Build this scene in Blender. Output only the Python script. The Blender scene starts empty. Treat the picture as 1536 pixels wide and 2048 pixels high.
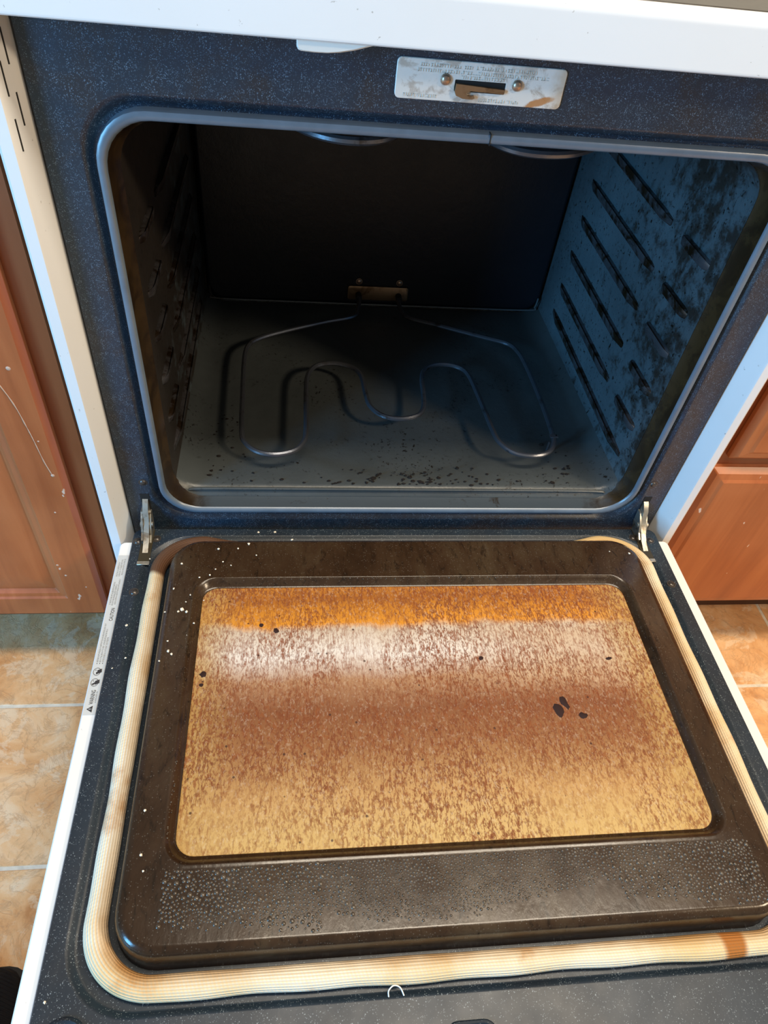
import bpy, bmesh, math, random
from mathutils import Vector, Matrix
random.seed(7)
S = bpy.context.scene
COL = S.collection

# ------------------------------------------------------------------ camera
def make_camera():
    cam = bpy.data.cameras.new('camera'); o = bpy.data.objects.new('camera', cam); COL.objects.link(o)
    yaw, pit, rol, f = 0.1706, 0.8045, 0.1267, 1374.0
    F = Vector((math.sin(yaw)*math.cos(pit), math.cos(yaw)*math.cos(pit), -math.sin(pit)))
    r = Vector((math.cos(yaw), -math.sin(yaw), 0)); u = r.cross(F)
    r2 = r*math.cos(rol) + u*math.sin(rol); u2 = u*math.cos(rol) - r*math.sin(rol)
    m = Matrix((r2, u2, -F)).transposed().to_4x4()
    m.translation = Vector((-0.1522, -0.6384, 0.6975))
    o.matrix_world = m
    cam.sensor_fit = 'VERTICAL'; cam.sensor_height = 24.0; cam.lens = 24.0*f/2048
    cam.shift_x = (768-747)/2048; cam.shift_y = 0.0005
    cam.clip_start = 0.01
    S.camera = o
make_camera()

# ------------------------------------------------------------------ light
world = bpy.data.worlds.new('world'); S.world = world; world.use_nodes = True
world.node_tree.nodes['Background'].inputs[0].default_value = (1.0, 0.90, 0.76, 1)
world.node_tree.nodes['Background'].inputs[1].default_value = 0.24

def area(name, loc, target, sx, sy, color, power):
    l = bpy.data.lights.new(name, 'AREA'); l.shape = 'RECTANGLE'; l.size = sx; l.size_y = sy
    l.color = color; l.energy = power
    o = bpy.data.objects.new(name, l); COL.objects.link(o); o.location = loc
    o.rotation_euler = (Vector(target)-Vector(loc)).to_track_quat('-Z', 'Y').to_euler()
    return o
area('window_daylight', (-2.45, -1.75, 0.78), (0.0, 0.0, 0.30), 0.60, 1.3, (0.17, 0.55, 1.0), 103)
area('ceiling_fixture', (0.45, -0.33, 2.05), (0.45, -0.33, 0), 1.5, 0.30, (1.0, 0.87, 0.69), 46)
area('ceiling_light_dining', (2.1, -1.45, 2.05), (0, 0, 0), 0.30, 0.30, (1.0, 0.79, 0.54), 42)

S.view_settings.view_transform = 'Standard'
S.view_settings.look = 'None'
S.view_settings.gamma = 1.0
S.view_settings.use_curve_mapping = False
S.view_settings.exposure = 0.0

# ------------------------------------------------------------------ node helper
class NT:
    def __init__(self, name):
        self.m = bpy.data.materials.new(name); self.m.use_nodes = True
        self.t = self.m.node_tree; self.b = self.t.nodes['Principled BSDF']
        self.tc = self.t.nodes.new('ShaderNodeTexCoord')
    def n(self, typ, **kw):
        x = self.t.nodes.new(typ)
        for k, v in kw.items(): setattr(x, k, v)
        return x
    def l(self, a, b): self.t.links.new(a, b)
    def put(self, sock, v):
        if isinstance(v, bpy.types.NodeSocket): self.l(v, sock)
        elif v is not None:
            if isinstance(v, tuple) and len(v) == 3 and sock.type == 'RGBA': v = (*v, 1)
            sock.default_value = v
    def obj(self): return self.tc.outputs['Object']
    def gen(self): return self.tc.outputs['Generated']
    def uv(self): return self.tc.outputs['UV']
    def map(self, vec, scale=(1, 1, 1), loc=(0, 0, 0), rot=(0, 0, 0)):
        x = self.n('ShaderNodeMapping'); self.l(vec, x.inputs[0])
        x.inputs['Scale'].default_value = scale; x.inputs['Location'].default_value = loc; x.inputs['Rotation'].default_value = rot
        return x.outputs[0]
    def noise(self, vec, scale, detail=4, rough=0.55, dist=0.0, color=False):
        x = self.n('ShaderNodeTexNoise'); self.l(vec, x.inputs['Vector'])
        x.inputs['Scale'].default_value = scale; x.inputs['Detail'].default_value = detail
        x.inputs['Roughness'].default_value = rough; x.inputs['Distortion'].default_value = dist
        return x.outputs['Color' if color else 'Fac']
    def voro(self, vec, scale, feature='F1', out='Distance', rnd=1.0):
        x = self.n('ShaderNodeTexVoronoi', feature=feature); self.l(vec, x.inputs['Vector'])
        x.inputs['Scale'].default_value = scale; x.inputs['Randomness'].default_value = rnd
        return x.outputs[out]
    def ramp(self, fac, stops, interp='LINEAR'):
        x = self.n('ShaderNodeValToRGB'); self.put(x.inputs[0], fac); cr = x.color_ramp; cr.interpolation = interp
        while len(cr.elements) < len(stops): cr.elements.new(0.5)
        for e, (pos, c) in zip(cr.elements, stops):
            e.position = pos
            e.color = (c, c, c, 1) if isinstance(c, (int, float)) else (*c, 1)
        return x.outputs[0]
    def mix(self, fac, a, b, mode='MIX'):
        x = self.n('ShaderNodeMix', data_type='RGBA', blend_type=mode)
        self.put(x.inputs[0], fac); self.put(x.inputs[6], a); self.put(x.inputs[7], b)
        return x.outputs[2]
    def math(self, op, a, b=None, c=None):
        x = self.n('ShaderNodeMath', operation=op); self.put(x.inputs[0], a)
        if b is not None: self.put(x.inputs[1], b)
        if c is not None: self.put(x.inputs[2], c)
        return x.outputs[0]
    def step(self, v, lo, hi):
        x = self.n('ShaderNodeMapRange', interpolation_type='SMOOTHSTEP'); self.put(x.inputs[0], v)
        x.inputs[1].default_value = lo; x.inputs[2].default_value = hi
        return x.outputs[0]
    def sep(self, vec):
        x = self.n('ShaderNodeSeparateXYZ'); self.l(vec, x.inputs[0]); return x.outputs
    def bump(self, h, strength=0.3, dist=0.001, prev=None):
        x = self.n('ShaderNodeBump'); self.put(x.inputs['Height'], h)
        x.inputs['Strength'].default_value = strength; x.inputs['Distance'].default_value = dist
        if prev is not None: self.l(prev, x.inputs['Normal'])
        return x.outputs[0]
    def done(self, color=None, rough=None, metal=None, normal=None, spec=None, coat=None, coat_rough=None):
        if color is not None: self.put(self.b.inputs['Base Color'], color)
        if rough is not None: self.put(self.b.inputs['Roughness'], rough)
        if metal is not None: self.put(self.b.inputs['Metallic'], metal)
        if spec is not None: self.put(self.b.inputs['Specular IOR Level'], spec)
        if coat is not None: self.put(self.b.inputs['Coat Weight'], coat)
        if coat_rough is not None: self.put(self.b.inputs['Coat Roughness'], coat_rough)
        if normal is not None: self.l(normal, self.b.inputs['Normal'])
        return self.m

M = {}
def plain(name, color, rough=0.5, metal=0.0, spec=0.5, nscale=None, namt=0.15):
    k = NT(name); c = color
    if nscale:
        f = k.noise(k.obj(), nscale, 5)
        c = k.mix(k.ramp(f, [(0.35, 0.0), (0.7, 1.0)]), color, tuple(x*(1-namt*2) for x in color))
    M[name] = k.done(c, rough, metal, spec=spec); return M[name]

def speckle(k, scale, amount, size=0.25):
    """small light glass flecks scattered through dark enamel"""
    v = k.noise(k.obj(), 130, 3, 0.6, 0.2)
    d = k.voro(k.map(k.obj(), (1, 1, 1)), scale)
    rnd = k.sep(k.voro(k.obj(), scale, out='Color'))[0]
    a = k.math('LESS_THAN', d, size)
    b = k.math('GREATER_THAN', rnd, 1-amount)
    return k.math('MULTIPLY', k.math('MULTIPLY', a, b), k.step(v, 0.25, 0.70))

def enamel(name, base, fleck, brown=0.0, amount=0.5, rough=0.30, spec=0.6):
    k = NT(name)
    s1 = speckle(k, 620, amount, 0.30); s2 = speckle(k, 1100, amount, 0.33)
    cloud = k.noise(k.obj(), 9, 5, 0.6)
    b0 = k.mix(k.step(cloud, 0.3, 0.75), base, tuple(x*1.5 for x in base))
    if brown > 0:
        g = k.noise(k.obj(), 14, 6, 0.65, 0.8)
        b0 = k.mix(k.math('MULTIPLY', k.step(g, 0.42, 0.66), brown), b0, (0.030, 0.016, 0.007))
    c = k.mix(k.math('MULTIPLY', k.math('MAXIMUM', s1, s2), 0.6), b0, fleck)
    h = k.noise(k.obj(), 260, 2, 0.5)
    r = k.math('ADD', k.math('MULTIPLY', k.noise(k.obj(), 30, 4), 0.18), rough-0.09)
    M[name] = k.done(c, r, spec=spec, normal=k.bump(h, 0.05, 0.001)); return M[name]

enamel('enamel_frame', (0.007, 0.018, 0.034), (0.18, 0.27, 0.37), 0.4, 0.50, 0.36)
enamel('enamel_door', (0.013, 0.021, 0.032), (0.34, 0.40, 0.44), 0.10, 0.16, 0.38, 0.34)
plain('rim_metal', (0.125, 0.165, 0.21), 0.32, 0.0, 0.7, 40, 0.10)

def cavity_mat(name, base, brown_lo, brown_hi, grime_scale, rough=0.28, left_brown=0.0, front_grime=0.0):
    k = NT(name); o = k.obj(); x, y, z = k.sep(o)
    cloud = k.noise(o, 7, 6, 0.6)
    c = k.mix(k.step(cloud, 0.3, 0.7), base, tuple(v*1.35 for v in base))
    g = k.noise(o, grime_scale, 10, 0.74, 0.15)
    g = k.math('ADD', g, k.math('MULTIPLY', k.step(x, -0.22, -0.29), left_brown))  # extra brown towards the left wall
    g = k.math('ADD', g, k.math('MULTIPLY', k.step(k.math('SUBTRACT', y, k.math('MULTIPLY', z, 0.45)), 0.22, -0.10), front_grime))
    c = k.mix(k.math('MULTIPLY', k.step(g, brown_lo, brown_hi), 0.85), c, (0.020, 0.011, 0.005))
    sp = k.noise(o, 170, 6, 0.72, 0.2)
    sp2 = k.noise(o, 11, 4)
    spots = k.math('MULTIPLY', k.step(sp, 0.58, 0.63), k.step(k.math('ADD', sp2, k.math('MULTIPLY', front_grime, 0.5)), 0.46, 0.62))
    c = k.mix(spots, c, (0.008, 0.005, 0.003))
    h = k.math('ADD', k.noise(o, 55, 7, 0.7), k.math('MULTIPLY', k.step(g, brown_lo, brown_hi), 0.4))
    r = k.math('ADD', k.math('MULTIPLY', g, 0.35), rough-0.16)
    M[name] = k.done(c, r, spec=0.4, normal=k.bump(h, 0.40, 0.0016)); return M[name]
cavity_mat('cavity_wall', (0.062, 0.080, 0.090), 0.56, 0.72, 26, 0.28, 0.18, 0.15)
cavity_mat('cavity_floor', (0.048, 0.055, 0.057), 0.62, 0.74, 22, 0.34)
cavity_mat('cavity_back', (0.004, 0.006, 0.010), 0.58, 0.80, 10, 0.36)

def lip_mat():
    k = NT('mouth_lip_enamel'); o = k.obj(); x, y, z = k.sep(o)
    g = k.noise(o, 26, 6, 0.65, 0.5)
    m = k.step(k.math('ADD', k.math('ABSOLUTE', x), k.math('MULTIPLY', g, 0.10)), 0.300, 0.345)
    m = k.math('MAXIMUM', m, k.step(g, 0.60, 0.70))
    c = k.mix(m, (0.050, 0.062, 0.072), k.mix(k.step(g, 0.4, 0.6), (0.040, 0.024, 0.010), (0.020, 0.012, 0.006)))
    M['mouth_grime'] = k.done(c, 0.24, spec=0.6, normal=k.bump(k.noise(o, 70, 5), 0.3, 0.0012))
lip_mat()
def guide_mat():
    k = NT('rack_guide_enamel'); o = k.obj()
    g = k.noise(o, 34, 6, 0.65, 0.6)
    c = k.mix(k.step(g, 0.42, 0.60), (0.050, 0.048, 0.052), (0.014, 0.008, 0.004))
    M['guide'] = k.done(c, 0.22, spec=0.6, normal=k.bump(k.noise(o, 90, 5), 0.35, 0.0015))
guide_mat()

# white paint
def white(name, col, rough=0.30):
    k = NT(name); o = k.obj()
    sp = k.step(k.noise(o, 150, 4, 0.6), 0.70, 0.74)
    cloud = k.step(k.noise(o, 8, 4), 0.4, 0.8)
    c = k.mix(k.math('MULTIPLY', cloud, 0.10), col, (0.62, 0.56, 0.46))
    c = k.mix(k.math('MULTIPLY', sp, 0.55), c, (0.22, 0.19, 0.15))
    M[name] = k.done(c, rough, spec=0.5); return M[name]
white('white_enamel', (0.76, 0.77, 0.77))
white('white_skin', (0.80, 0.82, 0.82), 0.35)
plain('white_plastic', (0.80, 0.78, 0.72), 0.4)

# baked-on pan (door liner)
def pan_mat():
    k = NT('door_pan_enamel'); o = k.obj()
    g = k.noise(k.map(o, (1, 0.45, 1)), 16, 8, 0.65, 0.5)
    c = k.ramp(g, [(0.30, (0.020, 0.010, 0.005)), (0.50, (0.038, 0.020, 0.010)), (0.68, (0.054, 0.034, 0.018)), (0.80, (0.080, 0.076, 0.064))])
    fine = k.noise(k.map(o, (1, 0.35, 1)), 130, 5, 0.7, 0.7)
    c = k.mix(k.math('MULTIPLY', k.step(fine, 0.52, 0.68), 0.75), c, (0.012, 0.007, 0.004))
    s = speckle(k, 520, 0.35, 0.28)
    c = k.mix(k.math('MULTIPLY', s, 0.22), c, (0.30, 0.27, 0.22))
    h = k.noise(k.map(o, (1, 0.5, 1)), 150, 4, 0.6, 0.3)
    r = k.math('ADD', k.math('MULTIPLY', k.noise(o, 24, 5, 0.6), 0.22), 0.11)
    M['pan'] = k.done(c, r, spec=0.42, normal=k.bump(h, 0.16, 0.001))
pan_mat()
def bubble_mat():
    k = NT('baked_grease'); o = k.obj()
    c = k.ramp(k.noise(o, 60, 3), [(0.35, (0.050, 0.036, 0.024)), (0.65, (0.100, 0.080, 0.060))])
    M['bubble'] = k.done(c, 0.12, spec=0.6)
bubble_mat()

# stained oven window, with a pale glare band painted into its colour
def glass_mat():
    k = NT('stained_glare_glass'); o = k.obj(); x, y, z = k.sep(o)
    wob = k.math('MULTIPLY', k.math('SUBTRACT', k.noise(o, 14, 5, 0.6), 0.5), 0.05)
    wobb = k.math('MULTIPLY', k.math('SUBTRACT', k.noise(k.map(o, (1, 0.5, 1)), 16, 7, 0.75), 0.5), 0.035)
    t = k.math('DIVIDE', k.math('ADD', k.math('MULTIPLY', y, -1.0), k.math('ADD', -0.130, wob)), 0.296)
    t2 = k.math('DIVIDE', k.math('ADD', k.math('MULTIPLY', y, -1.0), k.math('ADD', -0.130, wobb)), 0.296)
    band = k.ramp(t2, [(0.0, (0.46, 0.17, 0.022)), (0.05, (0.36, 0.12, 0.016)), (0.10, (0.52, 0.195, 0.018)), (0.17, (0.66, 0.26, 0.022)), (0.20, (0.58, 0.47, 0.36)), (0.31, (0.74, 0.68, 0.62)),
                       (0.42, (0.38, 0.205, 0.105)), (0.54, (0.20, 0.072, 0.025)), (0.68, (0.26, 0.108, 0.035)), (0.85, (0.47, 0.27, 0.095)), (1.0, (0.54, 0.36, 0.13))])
    rt = k.math('MULTIPLY', k.step(k.math('ADD', x, k.math('MULTIPLY', wobb, 2.0)), 0.00, 0.16), k.math('MULTIPLY', k.step(t, 0.16, 0.24), k.step(t, 0.50, 0.40)))
    band = k.mix(k.math('MULTIPLY', rt, 0.75), band, (0.52, 0.36, 0.22))
    edge = k.step(k.math('ABSOLUTE', k.math('ADD', x, wob)), 0.205, 0.262)
    c = k.mix(k.math('MULTIPLY', edge, 0.8), band, (0.46, 0.29, 0.095))
    # wandering brown runs, drawn out front to back
    w1 = k.noise(k.map(o, (1, 0.30, 1)), 120, 4, 0.6, 0.25)
    ln1 = k.step(k.math('ABSOLUTE', k.math('SUBTRACT', w1, 0.5)), 0.034, 0.010)
    w2 = k.noise(k.map(o, (1, 0.45, 1), (3, 1, 0)), 300, 4, 0.65, 0.2)
    ln2 = k.step(w2, 0.50, 0.60)
    w3 = k.noise(k.map(o, (1, 0.5, 1), (7, 1, 0)), 520, 3, 0.6, 0.1)
    ln3 = k.step(w3, 0.53, 0.62)
    dens = k.noise(o, 9, 5, 0.6)
    den = k.step(k.math('ADD', dens, k.ramp(t, [(0.0, 0.12), (0.2, 0.02), (0.45, 0.08), (0.62, 0.14), (0.85, 0.02), (1.0, 0.0)])), 0.36, 0.64)
    c = k.mix(k.math('MULTIPLY', ln2, k.math('ADD', k.math('MULTIPLY', den, 0.50), 0.30)), c, (0.23, 0.066, 0.015))
    c = k.mix(k.math('MULTIPLY', ln1, k.math('ADD', k.math('MULTIPLY', den, 0.65), 0.12)), c, (0.17, 0.040, 0.008))
    c = k.mix(k.math('MULTIPLY', ln3, k.math('ADD', k.math('MULTIPLY', den, 0.45), 0.15)), c, (0.14, 0.035, 0.010))
    w4 = k.noise(k.map(o, (1, 0.13, 1), (2, 4, 0)), 190, 3, 0.55, 0.35)
    ln4 = k.math('MULTIPLY', k.step(k.math('ABSOLUTE', k.math('SUBTRACT', w4, 0.5)), 0.026, 0.006), k.step(t, 0.70, 0.30))
    c = k.mix(k.math('MULTIPLY', ln4, k.math('ADD', k.math('MULTIPLY', den, 0.45), 0.40)), c, (0.22, 0.050, 0.010))
    pale = k.math('MULTIPLY', k.step(k.noise(k.map(o, (1, 0.6, 1), (0, 5, 0)), 420, 3, 0.6, 0.5), 0.55, 0.66), 0.28)
    c = k.mix(pale, c, k.mix(0.6, band, (0.72, 0.62, 0.48)))
    # dark charred dots
    d = k.voro(o, 95); rr = k.sep(k.voro(o, 95, out='Color'))[1]
    dots = k.math('MULTIPLY', k.step(d, 0.16, 0.09), k.math('GREATER_THAN', rr, 0.88))
    c = k.mix(k.math('MULTIPLY', dots, 0.85), c, (0.045, 0.014, 0.007))
    h = k.math('ADD', ln1, k.math('MULTIPLY', ln2, 0.6))
    r = k.math('ADD', k.math('MULTIPLY', k.math('MAXIMUM', ln1, ln2), 0.2), 0.48)
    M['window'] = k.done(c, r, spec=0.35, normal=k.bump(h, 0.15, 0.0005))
glass_mat()

# gasket: u runs along the rope, v around it
def gasket_mat():
    k = NT('woven_gasket'); u, v, w = k.sep(k.uv()); o = k.obj()
    st = k.math('SINE', k.math('MULTIPLY', v, 2*math.pi*24))
    kn = k.math('SINE', k.math('ADD', k.math('MULTIPLY', u, 2*math.pi*620), k.math('MULTIPLY', v, 40)))
    h = k.math('ADD', st, k.math('MULTIPLY', kn, 0.35))
    big = k.noise(o, 5.5, 5, 0.6); sm = k.noise(k.map(o, (1, 1, 1), (4, 2, 0)), 17, 5, 0.6)
    c = k.mix(k.step(big, 0.36, 0.66), (0.88, 0.78, 0.61), (0.74, 0.53, 0.26))
    c = k.mix(k.math('MULTIPLY', k.step(sm, 0.55, 0.72), 0.7), c, (0.50, 0.22, 0.06))
    inn = k.math('MULTIPLY', k.step(v, 0.20, 0.40), k.step(v, 0.80, 0.60))
    c = k.mix(k.math('MULTIPLY', inn, k.math('ADD', k.math('MULTIPLY', k.step(big, 0.35, 0.6), 0.65), 0.15)), c, (0.36, 0.17, 0.05))
    # scorched stretch near the hinge corner
    x, y, z = k.sep(o)
    d = k.math('ADD', k.math('POWER', k.math('DIVIDE', k.math('ADD', x, 0.295), 0.075), 2.0), k.math('POWER', k.math('DIVIDE', k.math('ADD', y, 0.045), 0.050), 2.0))
    sc = k.step(k.math('ADD', d, k.math('MULTIPLY', sm, 0.5)), 1.35, 1.05)
    c = k.mix(k.math('MULTIPLY', sc, 0.95), c, (0.085, 0.026, 0.008))
    d2 = k.math('ADD', k.math('POWER', k.math('DIVIDE', k.math('SUBTRACT', x, 0.246), 0.013), 2.0), k.math('POWER', k.math('DIVIDE', k.math('ADD', y, 0.52), 0.05), 2.0))
    c = k.mix(k.step(k.math('ADD', d2, k.math('MULTIPLY', sm, 0.8)), 1.5, 0.7), c, (0.40, 0.15, 0.035))
    c = k.mix(k.step(st, -0.55, -0.98), c, k.mix(0.30, c, (0.16, 0.09, 0.04)))
    M['gasket'] = k.done(c, 0.85, spec=0.2, normal=k.bump(h, 0.45, 0.0008))
gasket_mat()

def wood_mat(key, name, dark):
    k = NT(name); o = k.obj()
    g = k.noise(k.map(o, (1, 1, 0.09)), 34, 6, 0.6, 0.5)
    b = k.noise(o, 5, 4)
    c = k.ramp(g, [(0.3, (0.29, 0.070, 0.019)), (0.5, (0.385, 0.104, 0.030)), (0.72, (0.46, 0.142, 0.044))])
    c = k.mix(k.math('MULTIPLY', k.step(b, 0.4, 0.75), 0.35), c, (0.54, 0.185, 0.070))
    sp = k.step(k.noise(k.map(o, (1, 1, 0.6), (2, 0, 1)), 75, 2, 0.5), 0.752, 0.775)
    c = k.mix(k.math('MULTIPLY', sp, 0.8), c, (0.72, 0.58, 0.46))
    c = k.mix(dark, c, (0.15, 0.022, 0.004))
    M[key] = k.done(c, k.math('ADD', k.math('MULTIPLY', g, 0.2), 0.24), spec=0.5, normal=k.bump(g, 0.06, 0.001))
wood_mat('wood', 'cherry_cabinet_wood', 0.0)
wood_mat('wood_frame', 'dark_cherry_wood', 0.55)
plain('wood_dark', (0.07, 0.022, 0.008), 0.5)

def tile_mat():
    k = NT('floor_tile_stone')
    geo = k.n('ShaderNodeNewGeometry'); o = geo.outputs['Position']
    a = k.noise(o, 11, 8, 0.66, 0.7); b = k.noise(k.map(o, (1, 1, 1), (5, 3, 0)), 52, 7, 0.72, 0.8); v = k.noise(k.map(o, (1, 1, 1), (1, 8, 0)), 21, 6, 0.65, 1.0)
    c = k.ramp(a, [(0.30, (0.56, 0.25, 0.09)), (0.44, (0.76, 0.41, 0.18)), (0.56, (0.83, 0.51, 0.26)), (0.70, (0.88, 0.67, 0.45))])
    pale = k.step(k.noise(k.map(o, (1, 1, 1), (9, 2, 0)), 15, 7, 0.68, 0.5), 0.515, 0.56)
    c = k.mix(k.math('MULTIPLY', pale, 0.42), c, (0.86, 0.70, 0.50))
    c = k.mix(k.math('MULTIPLY', k.step(b, 0.50, 0.66), 0.40), c, (0.50, 0.29, 0.15))
    ln = k.step(k.math('ABSOLUTE', k.math('SUBTRACT', v, 0.5)), 0.03, 0.004)
    c = k.mix(k.math('MULTIPLY', ln, 0.25), c, (0.38, 0.20, 0.10))
    M['tile'] = k.done(c, 0.45, spec=0.35, normal=k.bump(k.math('ADD', b, k.math('MULTIPLY', ln, -0.4)), 0.35, 0.0016))
tile_mat()
plain('grout', (0.86, 0.78, 0.64), 0.85, nscale=60)
plain('wall_paint', (0.62, 0.56, 0.46), 0.8, nscale=6)

def metal_mat(name, col, rough, stain=(0.25, 0.12, 0.04), lo=0.55, hi=0.7, metal=0.9):
    k = NT(name); o = k.obj()
    g = k.noise(o, 38, 6, 0.65, 0.6)
    c = k.mix(k.math('MULTIPLY', k.step(g, lo, hi), 0.8), col, stain)
    M[name] = k.done(c, rough, metal, normal=k.bump(k.noise(o, 240, 3), 0.15, 0.0008))
def plate_mat():
    k = NT('plate_metal'); o = k.obj(); x, y, z = k.sep(o)
    g = k.noise(o, 60, 6, 0.65, 0.6); e = k.math('MULTIPLY', k.math('SUBTRACT', k.noise(o, 170, 5, 0.65), 0.5), 1.6)
    c = k.mix(k.math('MULTIPLY', k.step(g, 0.48, 0.62), 0.75), (0.76, 0.75, 0.71), (0.44, 0.37, 0.30))
    # rust streak at the lower right, slanting up
    xr = k.math('DIVIDE', k.math('SUBTRACT', x, 0.054), 0.013)
    zr = k.math('DIVIDE', k.math('SUBTRACT', k.math('SUBTRACT', z, 0.5300), k.math('MULTIPLY', k.math('SUBTRACT', x, 0.054), 0.28)), 0.0032)
    d = k.math('ADD', k.math('ADD', k.math('POWER', xr, 2.0), k.math('POWER', zr, 2.0)), e)
    c = k.mix(k.math('MULTIPLY', k.step(d, 1.25, 0.5), 0.9), c, (0.48, 0.20, 0.045))
    c = k.mix(k.math('MULTIPLY', k.step(k.math('ADD', x, k.math('MULTIPLY', e, 0.008)), 0.058, 0.072), 0.6), c, (0.50, 0.34, 0.18))
    M['plate_metal'] = k.done(c, 0.5, 0.25, normal=k.bump(k.noise(o, 240, 3), 0.15, 0.0008))
plate_mat()
plain('stamp_dull', (0.58, 0.56, 0.50), 0.5, 0.2)
metal_mat('hinge_metal', (0.52, 0.50, 0.44), 0.38, (0.20, 0.13, 0.07), 0.48, 0.62)
metal_mat('bracket_metal', (0.30, 0.20, 0.12), 0.5, (0.10, 0.05, 0.02), 0.5, 0.7)
metal_mat('element_metal', (0.13, 0.14, 0.165), 0.30, (0.05, 0.035, 0.025), 0.55, 0.7, 0.75)
metal_mat('screw_metal', (0.10, 0.09, 0.085), 0.35, (0.03, 0.02, 0.015), 0.5, 0.7, 0.7)
metal_mat('rivet_metal', (0.42, 0.30, 0.22), 0.32, (0.25, 0.13, 0.06), 0.5, 0.7, 0.8)
plain('rust', (0.42, 0.17, 0.04), 0.8, nscale=90, namt=0.3)
plain('slot_metal', (0.050, 0.040, 0.022), 0.4, 0.3)
plain('black_gap', (0.006, 0.006, 0.006), 0.7)
plain('label_paper', (0.56, 0.59, 0.60), 0.45)
plain('label_ink', (0.03, 0.03, 0.035), 0.5)
plain('crumb_white', (0.78, 0.72, 0.60), 0.8)
plain('char', (0.010, 0.007, 0.006), 0.8, 0.0, 0.2)
plain('char_glass', (0.030, 0.014, 0.013), 0.75, 0.0, 0.2)
plain('dry_drip', (0.55, 0.38, 0.28), 0.5)
plain('cooktop_glass', (0.055, 0.05, 0.045), 0.3, nscale=120)
plain('thread_white', (0.82, 0.82, 0.80), 0.7)
def fabric_mat():
    k = NT('ribbed_black_fabric'); o = k.obj()
    x = k.n('ShaderNodeTexWave'); k.l(k.map(o, (1, 1, 1), rot=(0, 0, 0.7)), x.inputs[0]); x.inputs['Scale'].default_value = 90
    M['fabric'] = k.done((0.012, 0.012, 0.015), 0.9, spec=0.15, normal=k.bump(x.outputs['Fac'], 0.8, 0.002))
fabric_mat()
plain('rubber', (0.02, 0.02, 0.02), 0.7)

# ------------------------------------------------------------------ object helpers
def link(o, parent=None):
    COL.objects.link(o)
    if parent is not None: o.parent = parent
    return o
def empty(name, loc=(0, 0, 0)):
    o = bpy.data.objects.new(name, None); o.location = loc; o.empty_display_size = 0.05; return link(o)
def mesh(name, bm, mat, parent=None, smooth=True, loc=None, angle=40, wn=False):
    bmesh.ops.recalc_face_normals(bm, faces=bm.faces)
    me = bpy.data.meshes.new(name); bm.to_mesh(me); bm.free()
    me.materials.append(M[mat] if isinstance(mat, str) else mat)
    if smooth:
        me.polygons.foreach_set('use_smooth', [True]*len(me.polygons))
        me.set_sharp_from_angle(angle=math.radians(angle))
    o = bpy.data.objects.new(name, me)
    if loc: o.location = loc
    if wn:
        w_ = o.modifiers.new('even_shading', 'WEIGHTED_NORMAL'); w_.keep_sharp = True; w_.weight = 80
    return link(o, parent)
def tag(o, label=None, cat=None, group=None, kind=None):
    for k_, v_ in (('label', label), ('category', cat), ('group', group), ('kind', kind)):
        if v_: o[k_] = v_
    return o
def box(bm, x0, x1, y0, y1, z0, z1, bevel=0.0, seg=2):
    r = bmesh.ops.create_cube(bm, size=1.0)
    for v in r['verts']:
        v.co = Vector(((x0+x1)/2+v.co.x*(x1-x0), (y0+y1)/2+v.co.y*(y1-y0), (z0+z1)/2+v.co.z*(z1-z0)))
    if bevel > 0:
        es = list({e for v in r['verts'] for e in v.link_edges})
        bmesh.ops.bevel(bm, geom=es, offset=bevel, segments=seg, affect='EDGES', profile=0.5)
def boxo(name, ext, mat, parent=None, bevel=0.0, seg=2, **kw):
    bm = bmesh.new(); box(bm, *ext, bevel=bevel, seg=seg); return mesh(name, bm, mat, parent, **kw)
def rr(a0, a1, b0, b1, r, n=8):
    """rounded rectangle, counter-clockwise"""
    out = []
    for cx, cy, s in ((a1-r, b1-r, 0), (a0+r, b1-r, 1), (a0+r, b0+r, 2), (a1-r, b0+r, 3)):
        for i in range(n+1):
            t = math.pi/2*(s+i/n); out.append((cx+r*math.cos(t), cy+r*math.sin(t)))
    return out
def loft(bm, loops, cap_first=False, cap_last=False, closed=True):
    rows = [[bm.verts.new(p) for p in L] for L in loops]
    n = len(rows[0])
    for A, B in zip(rows, rows[1:]):
        for i in range(n if closed else n-1):
            j = (i+1) % n
            try: bm.faces.new((A[i], A[j], B[j], B[i]))
            except ValueError: pass
    if cap_first: bm.faces.new(rows[0])
    if cap_last: bm.faces.new(rows[-1])
    return rows
def XY(a0, a1, b0, b1, r, z, n=8): return [(x, y, z) for x, y in rr(a0, a1, b0, b1, r, n)]
def XZ(a0, a1, b0, b1, r, y, n=8): return [(x, y, z) for x, z in rr(a0, a1, b0, b1, r, n)]
def catmull(P, sub=6, closed=False):
    P = [Vector(p) for p in P]; out = []; n = len(P)
    for i in range(n if closed else n-1):
        if closed: a, b, c, d = P[(i-1) % n], P[i], P[(i+1) % n], P[(i+2) % n]
        else: a, b, c, d = P[max(i-1, 0)], P[i], P[i+1], P[min(i+2, n-1)]
        for k in range(sub):
            t = k/sub
            out.append(0.5*((2*b)+(c-a)*t+(2*a-5*b+4*c-d)*t*t+(3*b-a-3*c+d)*t**3))
    if not closed: out.append(P[-1])
    return out
def tube(bm, P, rad, seg=8, cap=True):
    P = [Vector(p) for p in P]; loops = []
    up = None
    for i, p in enumerate(P):
        d = (P[min(i+1, len(P)-1)]-P[max(i-1, 0)]).normalized()
        if up is None:
            up = d.orthogonal().normalized()
        else:
            up = (up-d*up.dot(d)).normalized()
        s = d.cross(up); r = rad[i] if isinstance(rad, (list, tuple)) else rad
        loops.append([p+(up*math.cos(2*math.pi*k/seg)+s*math.sin(2*math.pi*k/seg))*r for k in range(seg)])
    loft(bm, loops, cap, cap)
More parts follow.
